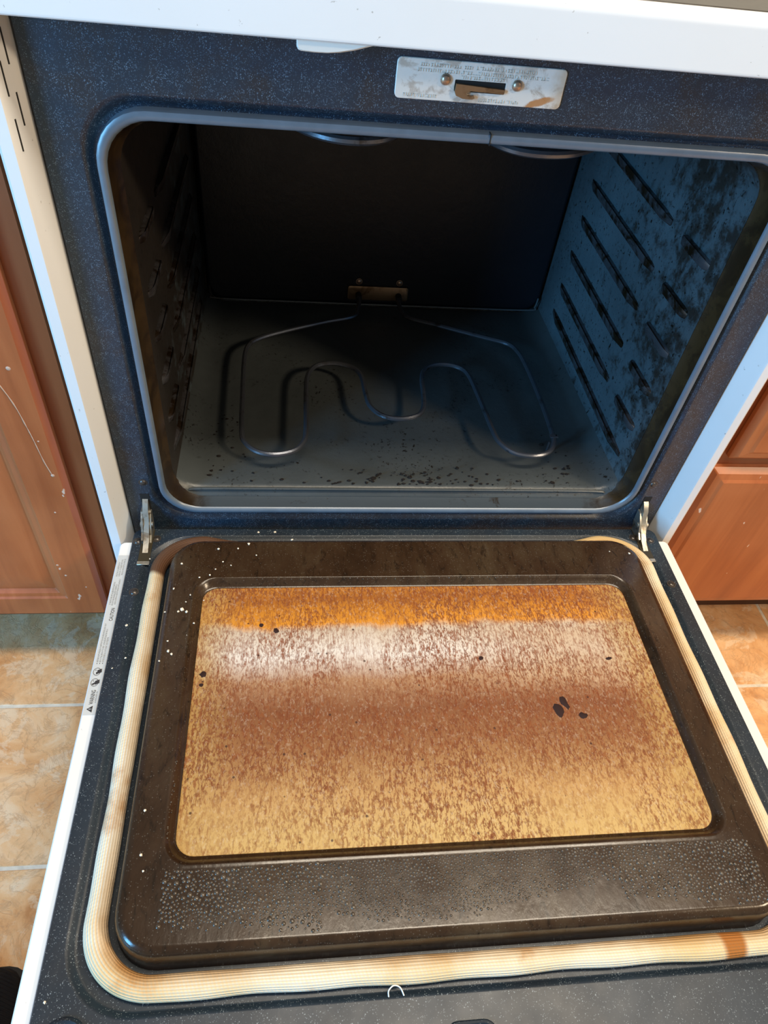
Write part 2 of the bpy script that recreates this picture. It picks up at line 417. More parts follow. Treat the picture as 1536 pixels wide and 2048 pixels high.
def dome(bm, c, r, h, axis='y-', seg=10, rings=3):
    """a shallow button head"""
    c = Vector(c); loops = []
    for i in range(rings+1):
        t = math.pi/2*i/rings
        rad, k = r*math.cos(t), h*math.sin(t)
        if i == rings: rad = r*0.06
        L = []
        for j in range(seg):
            a = 2*math.pi*j/seg; p, q = rad*math.cos(a), rad*math.sin(a)
            L.append(c+(Vector((p, -k, q)) if axis == 'y-' else Vector((p, q, k))))
        loops.append(L)
    loft(bm, loops, False, True)
def screw(parent, c, r, axis='z', mat='screw_metal', name='screw'):
    bm = bmesh.new()
    if axis == 'z':
        dome(bm, (0, 0, 0), r, r*0.55, 'z', 12)
        loft(bm, [[(math.cos(2*math.pi*j/12)*rad, math.sin(2*math.pi*j/12)*rad, z) for j in range(12)] for rad, z in ((r*1.35, 0), (r*1.35, r*0.12), (r, r*0.14))])
        box(bm, -r*0.5, r*0.5, -r*0.10, r*0.10, r*0.4, r*0.60); box(bm, -r*0.10, r*0.10, -r*0.5, r*0.5, r*0.4, r*0.60)
    else:
        dome(bm, (0, 0, 0), r, r*0.55, 'y-', 12)
        loft(bm, [[(math.cos(2*math.pi*j/12)*rad, y, math.sin(2*math.pi*j/12)*rad) for j in range(12)] for rad, y in ((r*1.3, 0), (r*1.3, -r*0.12), (r, -r*0.14))])
        box(bm, -r*0.5, r*0.5, -r*0.60, -r*0.4, -r*0.10, r*0.10)
    return mesh(name, bm, mat, parent, loc=c)

# ------------------------------------------------------------------ setting
FZ = -0.32
floor = boxo('floor', (-2.6, 2.6, -2.8, 0.72, FZ-0.03, FZ-0.0009), 'grout', smooth=False)
tag(floor, 'tan stone-look tiled kitchen floor', None, kind='structure')
TS = 0.234
bm = bmesh.new(); box(bm, -TS/2+0.0022, TS/2-0.0022, -TS/2+0.0022, TS/2-0.0022, -0.006, 0.0, 0.0012, 1)
tile0 = mesh('tile', bm, 'tile', floor, loc=(-0.543, -0.205, FZ))
xs = [-0.543+TS*i for i in range(-4, 11)]; ys = [-0.205+TS*j for j in range(-6, 4)]
for X in xs:
    for Y in ys:
        if abs(X+0.543) < 1e-6 and abs(Y+0.205) < 1e-6: continue
        t = tile0.copy(); COL.objects.link(t); t.parent = floor; t.location = (X, Y, FZ+random.uniform(-0.0004, 0.0))
wall = boxo('wall_back', (-2.6, 2.6, 0.72, 0.80, FZ, 2.08), 'wall_paint', smooth=False)
tag(wall, 'plain beige painted wall behind the kitchen range', None, kind='structure')

# ------------------------------------------------------------------ range
RX = 0.389
rng = tag(empty('kitchen_range', (0, 0.3, FZ)), 'white freestanding electric range with its oven door hanging open', 'range')
def part(name, bm, mat, parent=rng, **kw):
    o = mesh(name, bm, mat, parent, **kw)
    if parent is rng: o.matrix_parent_inverse = Matrix.Translation((0, -0.3, -FZ))
    return o

# carcass (outer shell) behind the front frame: back, base, drawer front
bm = bmesh.new()
box(bm, -0.372, 0.372, 0.62, 0.64, FZ+0.02, 0.60)
box(bm, -0.372, 0.372, 0.03, 0.62, FZ+0.02, FZ+0.04)
part('carcass', bm, 'white_enamel', smooth=False)
bm = bmesh.new(); box(bm, -0.372, 0.372, -0.012, 0.03, FZ+0.045, -0.075, 0.004)
part('storage_drawer', bm, 'white_enamel')

# side panels with their folded front edge
for s in (-1, 1):
    bm = bmesh.new()
    prof = [(0.3635, 0.020), (0.3640, 0.003), (0.3655, 0.001), (0.3745, -0.0210), (0.3762, -0.0230), (0.3862, -0.0230), (0.3885, -0.0215), (0.3895, -0.018), (0.3895, 0.64), (0.375, 0.64), (0.375, 0.03)]
    loft(bm, [[(s*a+(0.003 if s > 0 else 0), b, z) for a, b in prof] for z in (FZ+0.01, -0.03, 0.2, 0.597)], True, True)
    sp = part('side_panel', bm, 'white_enamel', angle=25, wn=True)
    if s < 0:
        for z0, x0 in ((0.510, 0.3722), (0.470, 0.3722), (0.530, 0.3688), (0.487, 0.3688)):
            bm = bmesh.new(); y0 = 0.001-(x0-0.3655)/0.009*0.0220
            loft(bm, [[(-(x0-0.0007), y0+0.0002, z), (-(x0+0.0007), y0-0.0010, z), (-(x0+0.0012), y0+0.001, z), (-(x0-0.0003), y0+0.002, z)] for z in (z0, z0+0.024)], True, True)
            o = mesh('vent_slot', bm, 'black_gap', sp, smooth=False)

# front frame around the mouth of the oven
ff = bmesh.new()
loft(ff, [
    XZ(-0.3625, 0.3645, -0.062, 0.600, 0.006, 0.030),
    XZ(-0.3625, 0.3645, -0.062, 0.600, 0.006, 0.002),
    XZ(-0.3612, 0.3632, -0.0607, 0.599, 0.006, 0.0),
    XZ(-0.3315, 0.3325, 0.0095, 0.5145, 0.050, 0.0),
    XZ(-0.3295, 0.3305, 0.0115, 0.5125, 0.050, 0.0005),
    XZ(-0.3265, 0.3275, 0.0145, 0.5095, 0.050, 0.0035),
    XZ(-0.3240, 0.3250, 0.0170, 0.5070, 0.049, 0.0075),
    XZ(-0.3210, 0.3220, 0.0200, 0.5040, 0.048, 0.0085),
    XZ(-0.314, 0.315, 0.028, 0.497, 0.045, 0.0085),
])
frame = part('front_frame', ff, 'enamel_frame', wn=True)
for c in ((-0.338, 0, 0.078), (0.337, 0, 0.082)):
    screw(frame, c, 0.0042, 'y')
# rolled rim of the oven mouth
bm = bmesh.new()
loft(bm, [
    XZ(-0.3198, 0.3208, 0.0250, 0.5030, 0.047, 0.0090),
    XZ(-0.3198, 0.3208, 0.0250, 0.5030, 0.047, 0.0010),
    XZ(-0.3190, 0.3200, 0.0258, 0.5022, 0.046, -0.0018),
    XZ(-0.3170, 0.3180, 0.0278, 0.5002, 0.045, -0.0030),
    XZ(-0.3140, 0.3150, 0.0308, 0.4968, 0.043, -0.0030),
    XZ(-0.3120, 0.3130, 0.0328, 0.4950, 0.042, -0.0015),
    XZ(-0.3112, 0.3122, 0.0336, 0.4942, 0.042, 0.0010),
])
rim = part('mouth_rim', bm, 'rim_metal')
boxo('rim_seam', (0.0175, 0.0183, -0.0034, 0.004, 0.4940, 0.5033), 'black_gap', rim, smooth=False)

# cavity shell (sides and top)
E_, D_ = 0.305, 0.490
bm = bmesh.new()
loft(bm, [
    XZ(-E_, E_, 0.0380, 0.4890, 0.040, 0.023),
    XZ(-E_, E_, 0.0380, 0.4890, 0.040, 0.250),
    XZ(-E_, E_, 0.0380, 0.4890, 0.040, D_+0.02),
])
shell = part('cavity_shell', bm, 'cavity_wall')
# dirty lip just inside the rim
bm = bmesh.new()
loft(bm, [
    XZ(-0.3112, 0.3122, 0.0336, 0.4942, 0.042, 0.0008),
    XZ(-0.3102, 0.3112, 0.0345, 0.4935, 0.042, 0.008),
    XZ(-0.3078, 0.3088, 0.0362, 0.4915, 0.041, 0.017),
    XZ(-0.3046, 0.3052, 0.0382, 0.4890, 0.041, 0.024),
])
part('mouth_lip', bm, 'mouth_grime')
# pressed rack guides, each a rounded ridge
def guide(x, y0, y1, z, s, z1=None):
    """ledge with a sharp shadowed underside; s = -1 on right wall, +1 on left wall points inwards"""
    bm = bmesh.new(); n = 10; loops = []
    z1 = z if z1 is None else z1
    for i in range(n+1):
        t = i/n; y = y0+(y1-y0)*t
        k = min(1.0, min(t, 1-t)*(y1-y0)/0.014); k = math.sqrt(max(0.0, 1-(1-k)**2))*0.98+0.02
        zz = z+(z1-z)*t
        hgt, dep = 0.0066*(0.70+0.30*k), 0.0080*k
        L = []
        for j in range(9):
            a = math.pi*j/8
            L.append((x+s*dep*math.sin(a)**0.8-s*0.0008, y, zz+hgt*math.cos(a)+(0.004*k if 2 < j < 6 else 0)))
        loops.append(L)
    loft(bm, loops, True, True, closed=False)
    return mesh('rack_guide', bm, 'guide', shell)
for z in (0.372, 0.312, 0.257, 0.199, 0.141):
    guide(E_, 0.155, 0.43, z-0.002, -1, z+0.004); guide(E_, 0.048, 0.122, z-0.003, -1)
    guide(-E_, 0.155, 0.43, z-0.002, 1, z+0.004); guide(-E_, 0.048, 0.122, z-0.003, 1)
guide(E_, 0.050, 0.43, 0.086, -1, 0.097); guide(-E_, 0.050, 0.43, 0.086, 1, 0.097)

# floor pan of the cavity: raised plate with rolled front edge and a shallow round dish
bm = bmesh.new(); NX, NY = 56, 44; grid = []
for j in range(NY+1):
    row = []
    for i in range(NX+1):
        x = -0.303+0.606*i/NX; y = 0.018+(D_+0.01-0.018)*(j/NY)**1.15
        cz = 0.0480
        ed = y-0.018
        if ed < 0.010: cz -= 0.011*(1-math.sqrt(max(0.0, 1-(1-ed/0.010)**2)))
        exd = 0.303-abs(x)
        if exd < 0.030: cz += 0.016*(1-exd/0.030)**2
        rr_ = math.hypot(x/0.235, (y-0.27)/0.225)
        if rr_ < 1.0: cz -= 0.0028*min(1.0, (1-rr_)/0.05)
        row.append(bm.verts.new((x, y, cz)))
    grid.append(row)
for j in range(NY):
    for i in range(NX):
        bm.faces.new((grid[j][i], grid[j][i+1], grid[j+1][i+1], grid[j+1][i]))
cfloor = part('cavity_floor', bm, 'cavity_floor', angle=60)
bm = bmesh.new()
tube(bm, catmull([(-0.288, 0.0215, 0.0445), (-0.25, 0.0215, 0.0470), (0, 0.0215, 0.0472), (0.25, 0.0215, 0.0470), (0.286, 0.0215, 0.0445)], 5), 0.0022, 6)
mesh('front_bead', bm, 'cavity_floor', cfloor)
# burnt flakes on the cavity floor
fl = bmesh.new()
for i in range(150):
    if i < 95: x, y = random.gauss(0.02, 0.075), 0.030+abs(random.gauss(0, 0.020))
    elif i < 125: x, y = random.gauss(-0.25, 0.022), random.uniform(0.04, 0.20)
    else: x, y = random.gauss(0.235, 0.02), 0.032+abs(random.gauss(0, 0.05))
    if abs(x) > 0.27: continue
    r = random.uniform(0.0008, 0.0035)*(1.0 if random.random() < 0.85 else 1.6)
    vs = [fl.verts.new((x+r*math.cos(a)*random.uniform(0.5, 1.3), y+0.7*r*math.sin(a)*random.uniform(0.5, 1.3), 0.0490)) for a in [k*math.pi/3 for k in range(6)]]
    top = fl.verts.new((x, y, 0.0490+r*0.5))
    for a in range(6): fl.faces.new((vs[a], vs[(a+1) % 6], top))
tag(mesh('burnt_flakes', fl, 'char', cfloor), kind='stuff')

# back panel
bm = bmesh.new()
loft(bm, [
    XZ(-0.303, 0.303, 0.049, 0.488, 0.030, D_+0.012),
    XZ(-0.301, 0.301, 0.056, 0.486, 0.030, D_+0.004),
    XZ(-0.298, 0.298, 0.0605, 0.484, 0.028, D_-0.001),
    XZ(-0.294, 0.294, 0.0645, 0.480, 0.026, D_-0.0025),
    XZ(-0.285, 0.285, 0.073, 0.472, 0.020, D_-0.0012),
], False, True)
cback = part('cavity_back', bm, 'cavity_back', wn=True)

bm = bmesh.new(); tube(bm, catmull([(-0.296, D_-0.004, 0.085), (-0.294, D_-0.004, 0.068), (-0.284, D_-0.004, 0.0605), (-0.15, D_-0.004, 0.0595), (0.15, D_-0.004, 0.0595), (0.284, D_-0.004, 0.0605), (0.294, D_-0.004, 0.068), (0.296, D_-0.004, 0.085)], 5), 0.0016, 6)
mesh('edge_highlight', bm, 'cavity_wall', cback)  # added lighter tube standing in for the highlight on the panel's lower edge

# bake element (sheathed tube) with its mounting bracket
ez = 0.075
pts = [(-0.035, 0.486, 0.080), (-0.036, 0.462, 0.077), (-0.040, 0.440, ez), (-0.050, 0.416, ez), (-0.10, 0.395, ez), (-0.17, 0.361, ez), (-0.207, 0.338, ez), (-0.222, 0.318, ez), (-0.2265, 0.285, ez),
       (-0.2250, 0.20, ez), (-0.2215, 0.105, ez), (-0.214, 0.080, ez), (-0.198, 0.064, ez), (-0.174, 0.059, ez), (-0.150, 0.067, ez), (-0.137, 0.085, ez), (-0.133, 0.110, ez), (-0.132, 0.19, ez), (-0.130, 0.235, ez),
       (-0.121, 0.261, ez), (-0.105, 0.273, ez), (-0.082, 0.275, ez), (-0.058, 0.264, ez), (-0.0465, 0.243, ez), (-0.043, 0.20, ez), (-0.038, 0.168, ez), (-0.021, 0.146, ez), (0.004, 0.140, ez), (0.029, 0.148, ez), (0.041, 0.166, ez),
       (0.0455, 0.20, ez), (0.049, 0.245, ez), (0.060, 0.270, ez), (0.083, 0.281, ez), (0.109, 0.276, ez), (0.125, 0.255, ez), (0.132, 0.19, ez), (0.138, 0.110, ez), (0.145, 0.085, ez), (0.160, 0.068, ez), (0.184, 0.063, ez),
       (0.208, 0.070, ez), (0.221, 0.088, ez), (0.226, 0.115, ez), (0.2285, 0.20, ez), (0.227, 0.285, ez), (0.222, 0.325, ez), (0.209, 0.348, ez), (0.17, 0.366, ez), (0.10, 0.397, ez), (0.047, 0.420, ez), (0.038, 0.440, ez), (0.035, 0.462, 0.077), (0.035, 0.486, 0.080)]
bm = bmesh.new(); tube(bm, catmull(pts, 5), 0.0037, 8)
elem = part('bake_element', bm, 'element_metal')
bm = bmesh.new()
loft(bm, [XZ(-0.055, 0.053, 0.069, 0.095, 0.004, D_-0.003, 3), XZ(-0.055, 0.053, 0.069, 0.095, 0.004, D_-0.0055, 3), XZ(-0.054, 0.052, 0.070, 0.094, 0.004, D_-0.0062, 3)], True, True)
mesh('mounting_bracket', bm, 'bracket_metal', elem)
for x in (-0.036, 0.036):
    bm = bmesh.new(); tube(bm, [(x, D_-0.003, 0.080), (x, D_-0.02, 0.079)], 0.0055, 10); mesh('terminal_sleeve', bm, 'black_gap', elem)
    screw(elem, (x, D_-0.003, 0.103), 0.0045, 'y', 'rivet_metal')
for s in (1,):
    bm = bmesh.new(); X = s*0.224
    tube(bm, [(X-0.004, 0.10, 0.070), (X-0.004, 0.10, 0.0460)], 0.0016, 6); tube(bm, [(X+0.004, 0.103, 0.080), (X+0.0040, 0.103, 0.0460)], 0.0016, 6)
    box(bm, X-0.006, X+0.006, 0.0985, 0.1045, 0.0787, 0.0800)
    mesh('support_clip', bm, 'element_metal', elem)

# broil element under the roof of the cavity
bz = 0.4735
bp = [(-0.03, 0.478, bz), (-0.05, 0.44, bz), (-0.20, 0.41, bz), (-0.235, 0.37, bz), (-0.235, 0.18, bz), (-0.205, 0.135, bz), (-0.165, 0.098, bz), (-0.132, 0.062, bz), (-0.100, 0.050, bz), (-0.068, 0.060, bz), (-0.045, 0.095, bz), (-0.036, 0.16, bz), (-0.03, 0.28, bz), (-0.005, 0.315, bz), (0.022, 0.28, bz), (0.028, 0.16, bz), (0.034, 0.095, bz), (0.052, 0.060, bz), (0.080, 0.048, bz), (0.118, 0.056, bz), (0.160, 0.090, bz), (0.21, 0.135, bz), (0.235, 0.18, bz), (0.235, 0.37, bz), (0.20, 0.41, bz), (0.05, 0.44, bz), (0.03, 0.478, bz)]
bm = bmesh.new(); tube(bm, catmull(bp, 4), 0.0042, 8); part('broil_element', bm, 'element_metal')

# door latch plate in the frame above the mouth
bm = bmesh.new()
PY = -0.0016
pl = [XZ(-0.0695, 0.0725, 0.5255, 0.5550, 0.004, 0.0, 4), XZ(-0.0695, 0.0725, 0.5255, 0.5550, 0.004, PY+0.0004, 4), XZ(-0.0690, 0.0720, 0.5260, 0.5545, 0.004, PY, 4),
      XZ(-0.0205, 0.0225, 0.5335, 0.5420, 0.0008, PY, 4), XZ(-0.0205, 0.0225, 0.5335, 0.5420, 0.0008, -0.0002, 4)]
loft(bm, pl)
plate = part('latch_plate', bm, 'plate_metal', angle=30, wn=True)
boxo('latch_slot', (-0.0206, 0.0226, -0.0008, -0.0002, 0.5334, 0.5421), 'black_gap', plate, smooth=False)
for x, z in ((-0.0285, 0.5415), (0.0320, 0.5410)):
    bm = bmesh.new(); dome(bm, (x, PY, z), 0.0045, 0.0034, 'y-', 14, 4); mesh('rivet', bm, 'rivet_metal', plate)
# latch hook lying in the slot
bm = bmesh.new()
hook = [(-0.0195, 0.5395), (0.0215, 0.5375), (0.0215, 0.5345), (-0.0065, 0.5350), (-0.0105, 0.5330), (-0.0085, 0.5312), (-0.0035, 0.5318), (-0.0025, 0.5300), (-0.0045, 0.5290), (-0.0125, 0.5290), (-0.0185, 0.5310), (-0.0200, 0.5340)]
loft(bm, [[(x, -0.0012, z) for x, z in hook], [(x, -0.0044, z) for x, z in hook]], True, True)
mesh('latch_hook', bm, 'bracket_metal', plate, angle=20)
# stamped lettering worn beyond reading: rows of small raised strokes
bm = bmesh.new()
for zr, xa, xb in ((0.5510, -0.050, 0.046), (0.5472, -0.052, 0.056), (0.5440, -0.016, 0.020), (0.5288, -0.062, -0.034), (0.5285, 0.002, 0.038)):
    x = xa
    while x < xb:
        w = random.uniform(0.0008, 0.0018)
        if random.random() < 0.85: box(bm, x, x+0.00045, PY-0.0004, PY+0.0002, zr-0.0012, zr+random.uniform(0.0004, 0.0014))
        if random.random() < 0.5: box(bm, x, x+w, PY-0.0004, PY+0.0002, zr+0.0006, zr+0.0010)
        if random.random() < 0.4: box(bm, x, x+w, PY-0.0004, PY+0.0002, zr-0.0012, zr-0.0008)
        x += w+0.0008
tag(mesh('stamped_marks', bm, 'stamp_dull', plate, smooth=False), kind='stuff')
# white panel along the top with rolled edge, and the dark cooktop behind it
bm = bmesh.new()
prof = [(-0.020, 0.5662), (-0.0290, 0.5662), (-0.0302, 0.5672), (-0.0305, 0.5690), (-0.0305, 0.5980), (-0.0300, 0.6020), (-0.0285, 0.6050), (-0.0260, 0.6068), (-0.0230, 0.6075), (-0.0190, 0.6075), (-0.0190, 0.6000), (-0.020, 0.5990)]
loft(bm, [[(x, a, b) for a, b in prof] for x in (-0.392, 0.395)], True, True)
part('top_panel', bm, 'white_enamel', angle=25, wn=True)
bm = bmesh.new(); box(bm, -0.388, 0.391, -0.0188, 0.64, 0.600, 0.6082, 0.001, 1); part('cooktop', bm, 'cooktop_glass')
# latch lever peeping out below the panel
bm = bmesh.new()
lv = [(-0.1500, 0.5750), (-0.1500, 0.5610), (-0.1488, 0.5590), (-0.1465, 0.5582), (-0.137, 0.5578), (-0.127, 0.5580), (-0.117, 0.5590), (-0.106, 0.5612), (-0.096, 0.5640), (-0.088, 0.5662), (-0.086, 0.5750)]
loft(bm, [[(x, -0.0125, z) for x, z in lv], [(x, -0.0240, z) for x, z in lv], [(x*1.0+(0.001 if x < -0.12 else -0.001), -0.0255, z+0.0009) for x, z in lv]], True, True)
part('latch_lever', bm, 'white_plastic', angle=35)

# ------------------------------------------------------------------ the open door (part of the range)
XO = 0.004
door = bpy.data.objects.new('oven_door', None)
# the door part itself is the dark inner panel mesh; everything else on it is its child
bm = bmesh.new()
YF, YB = -0.640, -0.0075
PZ = 0.033
def dl(hw, y0, y1, r, z): return XY(XO-hw, XO+hw, y0, y1, r, z)
loft(bm, [
    dl(0.3630, YF, YB, 0.012, -0.016),
    dl(0.3630, YF, YB, 0.012, -0.0015),
    dl(0.3618, YF+0.0012, YB-0.0012, 0.011, 0.0),
    dl(0.3475, -0.5420, -0.0190, 0.062, 0.0),
    dl(0.3445, -0.5395, -0.0210, 0.060, -0.0008),
    dl(0.3410, -0.5370, -0.0240, 0.058, -0.0038),
    dl(0.3380, -0.5350, -0.0270, 0.056, -0.0045),
    dl(0.3080, -0.5080, -0.0510, 0.040, -0.0045),
    dl(0.3068, -0.5070, -0.0520, 0.039, 0.0020),
    dl(0.3052, -0.5060, -0.0530, 0.038, PZ-0.013),
    dl(0.3035, -0.5045, -0.0545, 0.037, PZ-0.006),
    dl(0.3000, -0.5015, -0.0575, 0.034, PZ-0.0017),
    dl(0.2945, -0.4965, -0.0630, 0.030, PZ),
    dl(0.2740, -0.4410, -0.1140, 0.026, PZ),
    dl(0.2715, -0.4385, -0.1160, 0.025, PZ+0.0012),
    dl(0.2690, -0.4365, -0.1180, 0.024, PZ+0.0008),
    dl(0.2660, -0.4335, -0.1210, 0.022, PZ-0.0020),
    dl(0.2635, -0.4310, -0.1245, 0.020, PZ-0.0062),
    dl(0.2605, -0.4280, -0.1285, 0.018, PZ-0.0075),
    dl(0.2500, -0.4200, -0.1400, 0.012, PZ-0.0077),
])
door = part('oven_door', bm, 'enamel_door', wn=True)
# the raised middle of the liner carries the baked brown coat: second material on those faces
door.data.materials.append(M['pan'])
for p_ in door.data.polygons:
    c = p_.center
    if abs(c.x-XO) < 0.3079 and -0.5082 < c.y < -0.0505: p_.material_index = 1
def dpart(name, bm, mat, **kw):
    o = mesh(name, bm, mat, door, **kw); return o
# stained window pane
bm = bmesh.new()
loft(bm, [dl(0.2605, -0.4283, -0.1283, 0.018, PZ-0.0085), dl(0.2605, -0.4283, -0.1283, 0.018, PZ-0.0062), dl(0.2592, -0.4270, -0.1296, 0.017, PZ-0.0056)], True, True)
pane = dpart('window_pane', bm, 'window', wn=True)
# outer white skin
bm = bmesh.new()
def skin(z, inset=0.0): return XY(XO-0.3785+inset, XO+0.3785-inset, YF-0.012+inset, -0.028-inset*0.2, 0.006, z)
loft(bm, [skin(-0.045, 0.004), skin(-0.041), skin(-0.0060), skin(-0.0045, 0.0015), XY(XO-0.3600, XO+0.3600, YF+0.004, -0.030, 0.004, -0.0045)], True, False)
dpart('outer_skin', bm, 'white_skin', wn=True)
# woven gasket rope
def gasket():
    """an open rope: both ends tuck in behind the raised liner at the hinge side"""
    bm = bmesh.new(); hw, r = 0.3235, 0.055
    ctrl = []
    def arc(cx, cy, a0, a1, rx, ry, n=8):
        for i in range(n+1):
            t = math.radians(a0+(a1-a0)*i/n); ctrl.append(Vector((cx+rx*math.cos(t), cy+ry*math.sin(t), 0)))
    ctrl += [Vector((XO-0.205, -0.0480, 0)), Vector((XO-0.235, -0.0455, 0))]
    arc(XO-0.272, -0.0870, 82, 180, 0.0515, 0.0500)
    for i in range(1, 12): ctrl.append(Vector((XO-hw, -0.0870-(0.4650-0.0870)*i/12, 0)))
    arc(XO-hw+r, -0.4670, 180, 270, r, r)
    for i in range(1, 16): ctrl.append(Vector((XO-hw+r+(2*hw-2*r)*i/16, -0.5220, 0)))
    arc(XO+hw-r, -0.4670, 270, 360, r, r)
    for i in range(1, 12): ctrl.append(Vector((XO+hw, -0.4650+(0.4650-0.0870)*i/12, 0)))
    arc(XO+0.272, -0.0870, 0, 98, 0.0515, 0.0500)
    ctrl += [Vector((XO+0.235, -0.0455, 0)), Vector((XO+0.205, -0.0480, 0))]
    path = catmull(ctrl, 5); N = len(path); dist = [0.0]
    for i in range(1, N): dist.append(dist[-1]+(path[i]-path[i-1]).length)
    uvl = bm.loops.layers.uv.new('UVMap'); rows = []; K = 20
    for k in range(N):
        d = (path[min(k+1, N-1)]-path[max(k-1, 0)]).normalized(); out = Vector((d.y, -d.x, 0))
        wob = 0.0004*math.sin(dist[k]*70)+0.0004*math.sin(dist[k]*23+1)
        row = []
        for j in range(K):
            a = 2*math.pi*j/K
            row.append(bm.verts.new(path[k]+out*((0.0100+wob)*math.cos(a)+wob*0.5)+Vector((0, 0, 0.0035+0.0082*math.sin(a)))))
        rows.append(row)
    for k in range(N-1):
        for j in range(K):
            k2, j2 = k+1, (j+1) % K
            f = bm.faces.new((rows[k][j], rows[k2][j], rows[k2][j2], rows[k][j2]))
            for lp, (kk, jj) in zip(f.loops, ((k, j), (k+1, j), (k+1, j+1), (k, j+1))):
                lp[uvl].uv = (dist[kk]/2.0, jj/K)
    bm.faces.new(rows[0]); bm.faces.new(rows[-1])
    return dpart('gasket', bm, 'gasket')
gasket()
# pressed bosses near the front edge
bm = bmesh.new()
ring = [(0.0205, -0.0002), (0.0195, 0.0016), (0.0175, 0.0024), (0.0150, 0.0014), (0.0125, 0.0004)]
loft(bm, [[(XO-0.335+r*math.cos(2*math.pi*j/28), -0.556+r*math.sin(2*math.pi*j/28), z) for j in range(28)] for r, z in ring])
dpart('pressed_ring', bm, 'enamel_door')
bm = bmesh.new()
loft(bm, [XY(-0.026+k, 0.020-k, -0.600+k, -0.560-k, 0.012-k*0.8, z, 5) for k, z in ((0, -0.0002), (0.0012, 0.0018), (0.003, 0.0022), (0.005, 0.0010), (0.0065, 0.0003))])
dpart('pressed_slot', bm, 'enamel_door')
# hinges
for s in (-1, 1):
    X = -0.3395 if s < 0 else 0.3400
    hb = bmesh.new(); box(hb, X-0.0072, X+0.0072, -0.066, -0.010, -0.0005, 0.0006)
    slot = dpart('hinge_slot', hb, 'slot_metal', smooth=False)
    hb = bmesh.new()
    prof = [(0.012, 0.050), (0.004, 0.053), (-0.004, 0.046), (-0.011, 0.038), (-0.015, 0.026), (-0.024, 0.016), (-0.036, 0.006), (-0.050, 0.0006), (-0.046, -0.003), (-0.022, -0.003), (-0.008, 0.004), (-0.001, 0.016), (0.006, 0.030), (0.012, 0.036)]
    loft(hb, [[(X-0.0034, y, z) for y, z in prof], [(X+0.0034, y, z) for y, z in prof]], True, True)
    arm = dpart('hinge_arm', hb, 'hinge_metal', angle=25)
    hb = bmesh.new()
    prof2 = [(-0.001, 0.034), (-0.009, 0.034), (-0.014, 0.029), (-0.021, 0.022), (-0.026, 0.012), (-0.034, 0.006), (-0.034, 0.000), (-0.010, 0.000), (-0.003, 0.012)]
    loft(hb, [[(X-0.0066, y, z) for y, z in prof2], [(X-0.0040, y, z) for y, z in prof2]], True, True)
    loft(hb, [[(X+0.0040, y, z-0.004) for y, z in prof2], [(X+0.0060, y, z-0.004) for y, z in prof2]], True, True)
    tube(hb, [(X-0.0080, -0.016, 0.018), (X+0.0080, -0.016, 0.018)], 0.0034, 10)
    tube(hb, [(X-0.0060, -0.006, 0.030), (X+0.0060, -0.006, 0.030)], 0.0028, 10)
    dpart('hinge_bracket', hb, 'hinge_metal', angle=25)
    bm = bmesh.new(); box(bm, X-0.0078, X+0.0078, -0.0700, -0.0640, 0.0, 0.0012, 0.0004, 1); dpart('hinge_stop', bm, 'hinge_metal')
    # opening in the frame that the arm goes through
    bm = bmesh.new(); box(bm, X-0.0055, X+0.0055, -0.0006, 0.004, 0.026, 0.058); mesh('hinge_opening', bm, 'black_gap', frame, smooth=False)
for x, y in ((-0.3520, -0.0300), (-0.3285, -0.0255), (-0.3440, -0.1120), (0.3545, -0.0300), (0.3300, -0.0250), (0.3550, -0.1080)):
    screw(door, (x, y, -0.0002), 0.0044)

# grease baked into bubbles along the front of the pan
bb = bmesh.new()
def bubble(x, y, r):
    h = r*0.62; n = 7; z0 = PZ-0.0003; rings = []
    for i in range(3):
        t = math.pi/2*i/3
        rings.append([bb.verts.new((x+r*math.cos(t)*math.cos(2*math.pi*(j+.5*i)/n), y+r*math.cos(t)*math.sin(2*math.pi*(j+.5*i)/n), z0+h*math.sin(t))) for j in range(n)])
    top = bb.verts.new((x, y, z0+h))
    for A, B in zip(rings, rings[1:]):
        for j in range(n):
            k = (j+1) % n
            bb.faces.new((A[j], A[k], B[j])); bb.faces.new((B[j], A[k], B[k]))
    for j in range(n): bb.faces.new((rings[2][j], rings[2][(j+1) % n], top))
cells = {}
def free(x, y, r):
    cx, cy = int(x/0.003), int(y/0.003)
    for a in range(-1, 2):
        for b in range(-1, 2):
            for (px, py, pr) in cells.get((cx+a, cy+b), ()):
                if math.hypot(px-x, py-y) < (pr+r)*0.92: return False
    cells.setdefault((cx, cy), []).append((x, y, r)); return True
tries = 0; made = 0
while tries < 60000 and made < 6500:
    tries += 1
    x = random.uniform(-0.262, 0.285); y = random.uniform(-0.496, -0.4415)
    t = (x+0.262)/0.547
    lo = -0.494+0.010*math.sin(t*9+1)+ (0.018 if 0.25 < t < 0.75 else 0.004)+random.gauss(0, 0.003)
    if y < lo: continue
    if x < -0.235 and random.random() < 0.5: continue
    if 0.30 < t < 0.46 and random.random() < 0.25: continue
    r = random.uniform(0.0009, 0.0017)*(1.45 if (t < 0.3 or t > 0.72) and random.random() < 0.6 else 1.0)
    if free(x+1, y+1, r): bubble(x, y, r); made += 1
for i in range(700):                       # a thin line of them up both sides and along the back of the window
    sd = random.random()
    if sd < 0.45: x, y = random.gauss(0, 0.10), random.gauss(-0.1175, 0.0012)
    elif sd < 0.7: x, y = random.gauss(-0.2655, 0.0015), random.uniform(-0.43, -0.34)
    else: x, y = random.gauss(0.2765, 0.0015), random.uniform(-0.43, -0.13)
    r = random.uniform(0.0005, 0.0010)
    if abs(x) < 0.28 and free(x+1, y+1, r): bubble(x, y, r)
tag(dpart('grease_bubbles', bb, 'bubble', angle=120), kind='stuff')

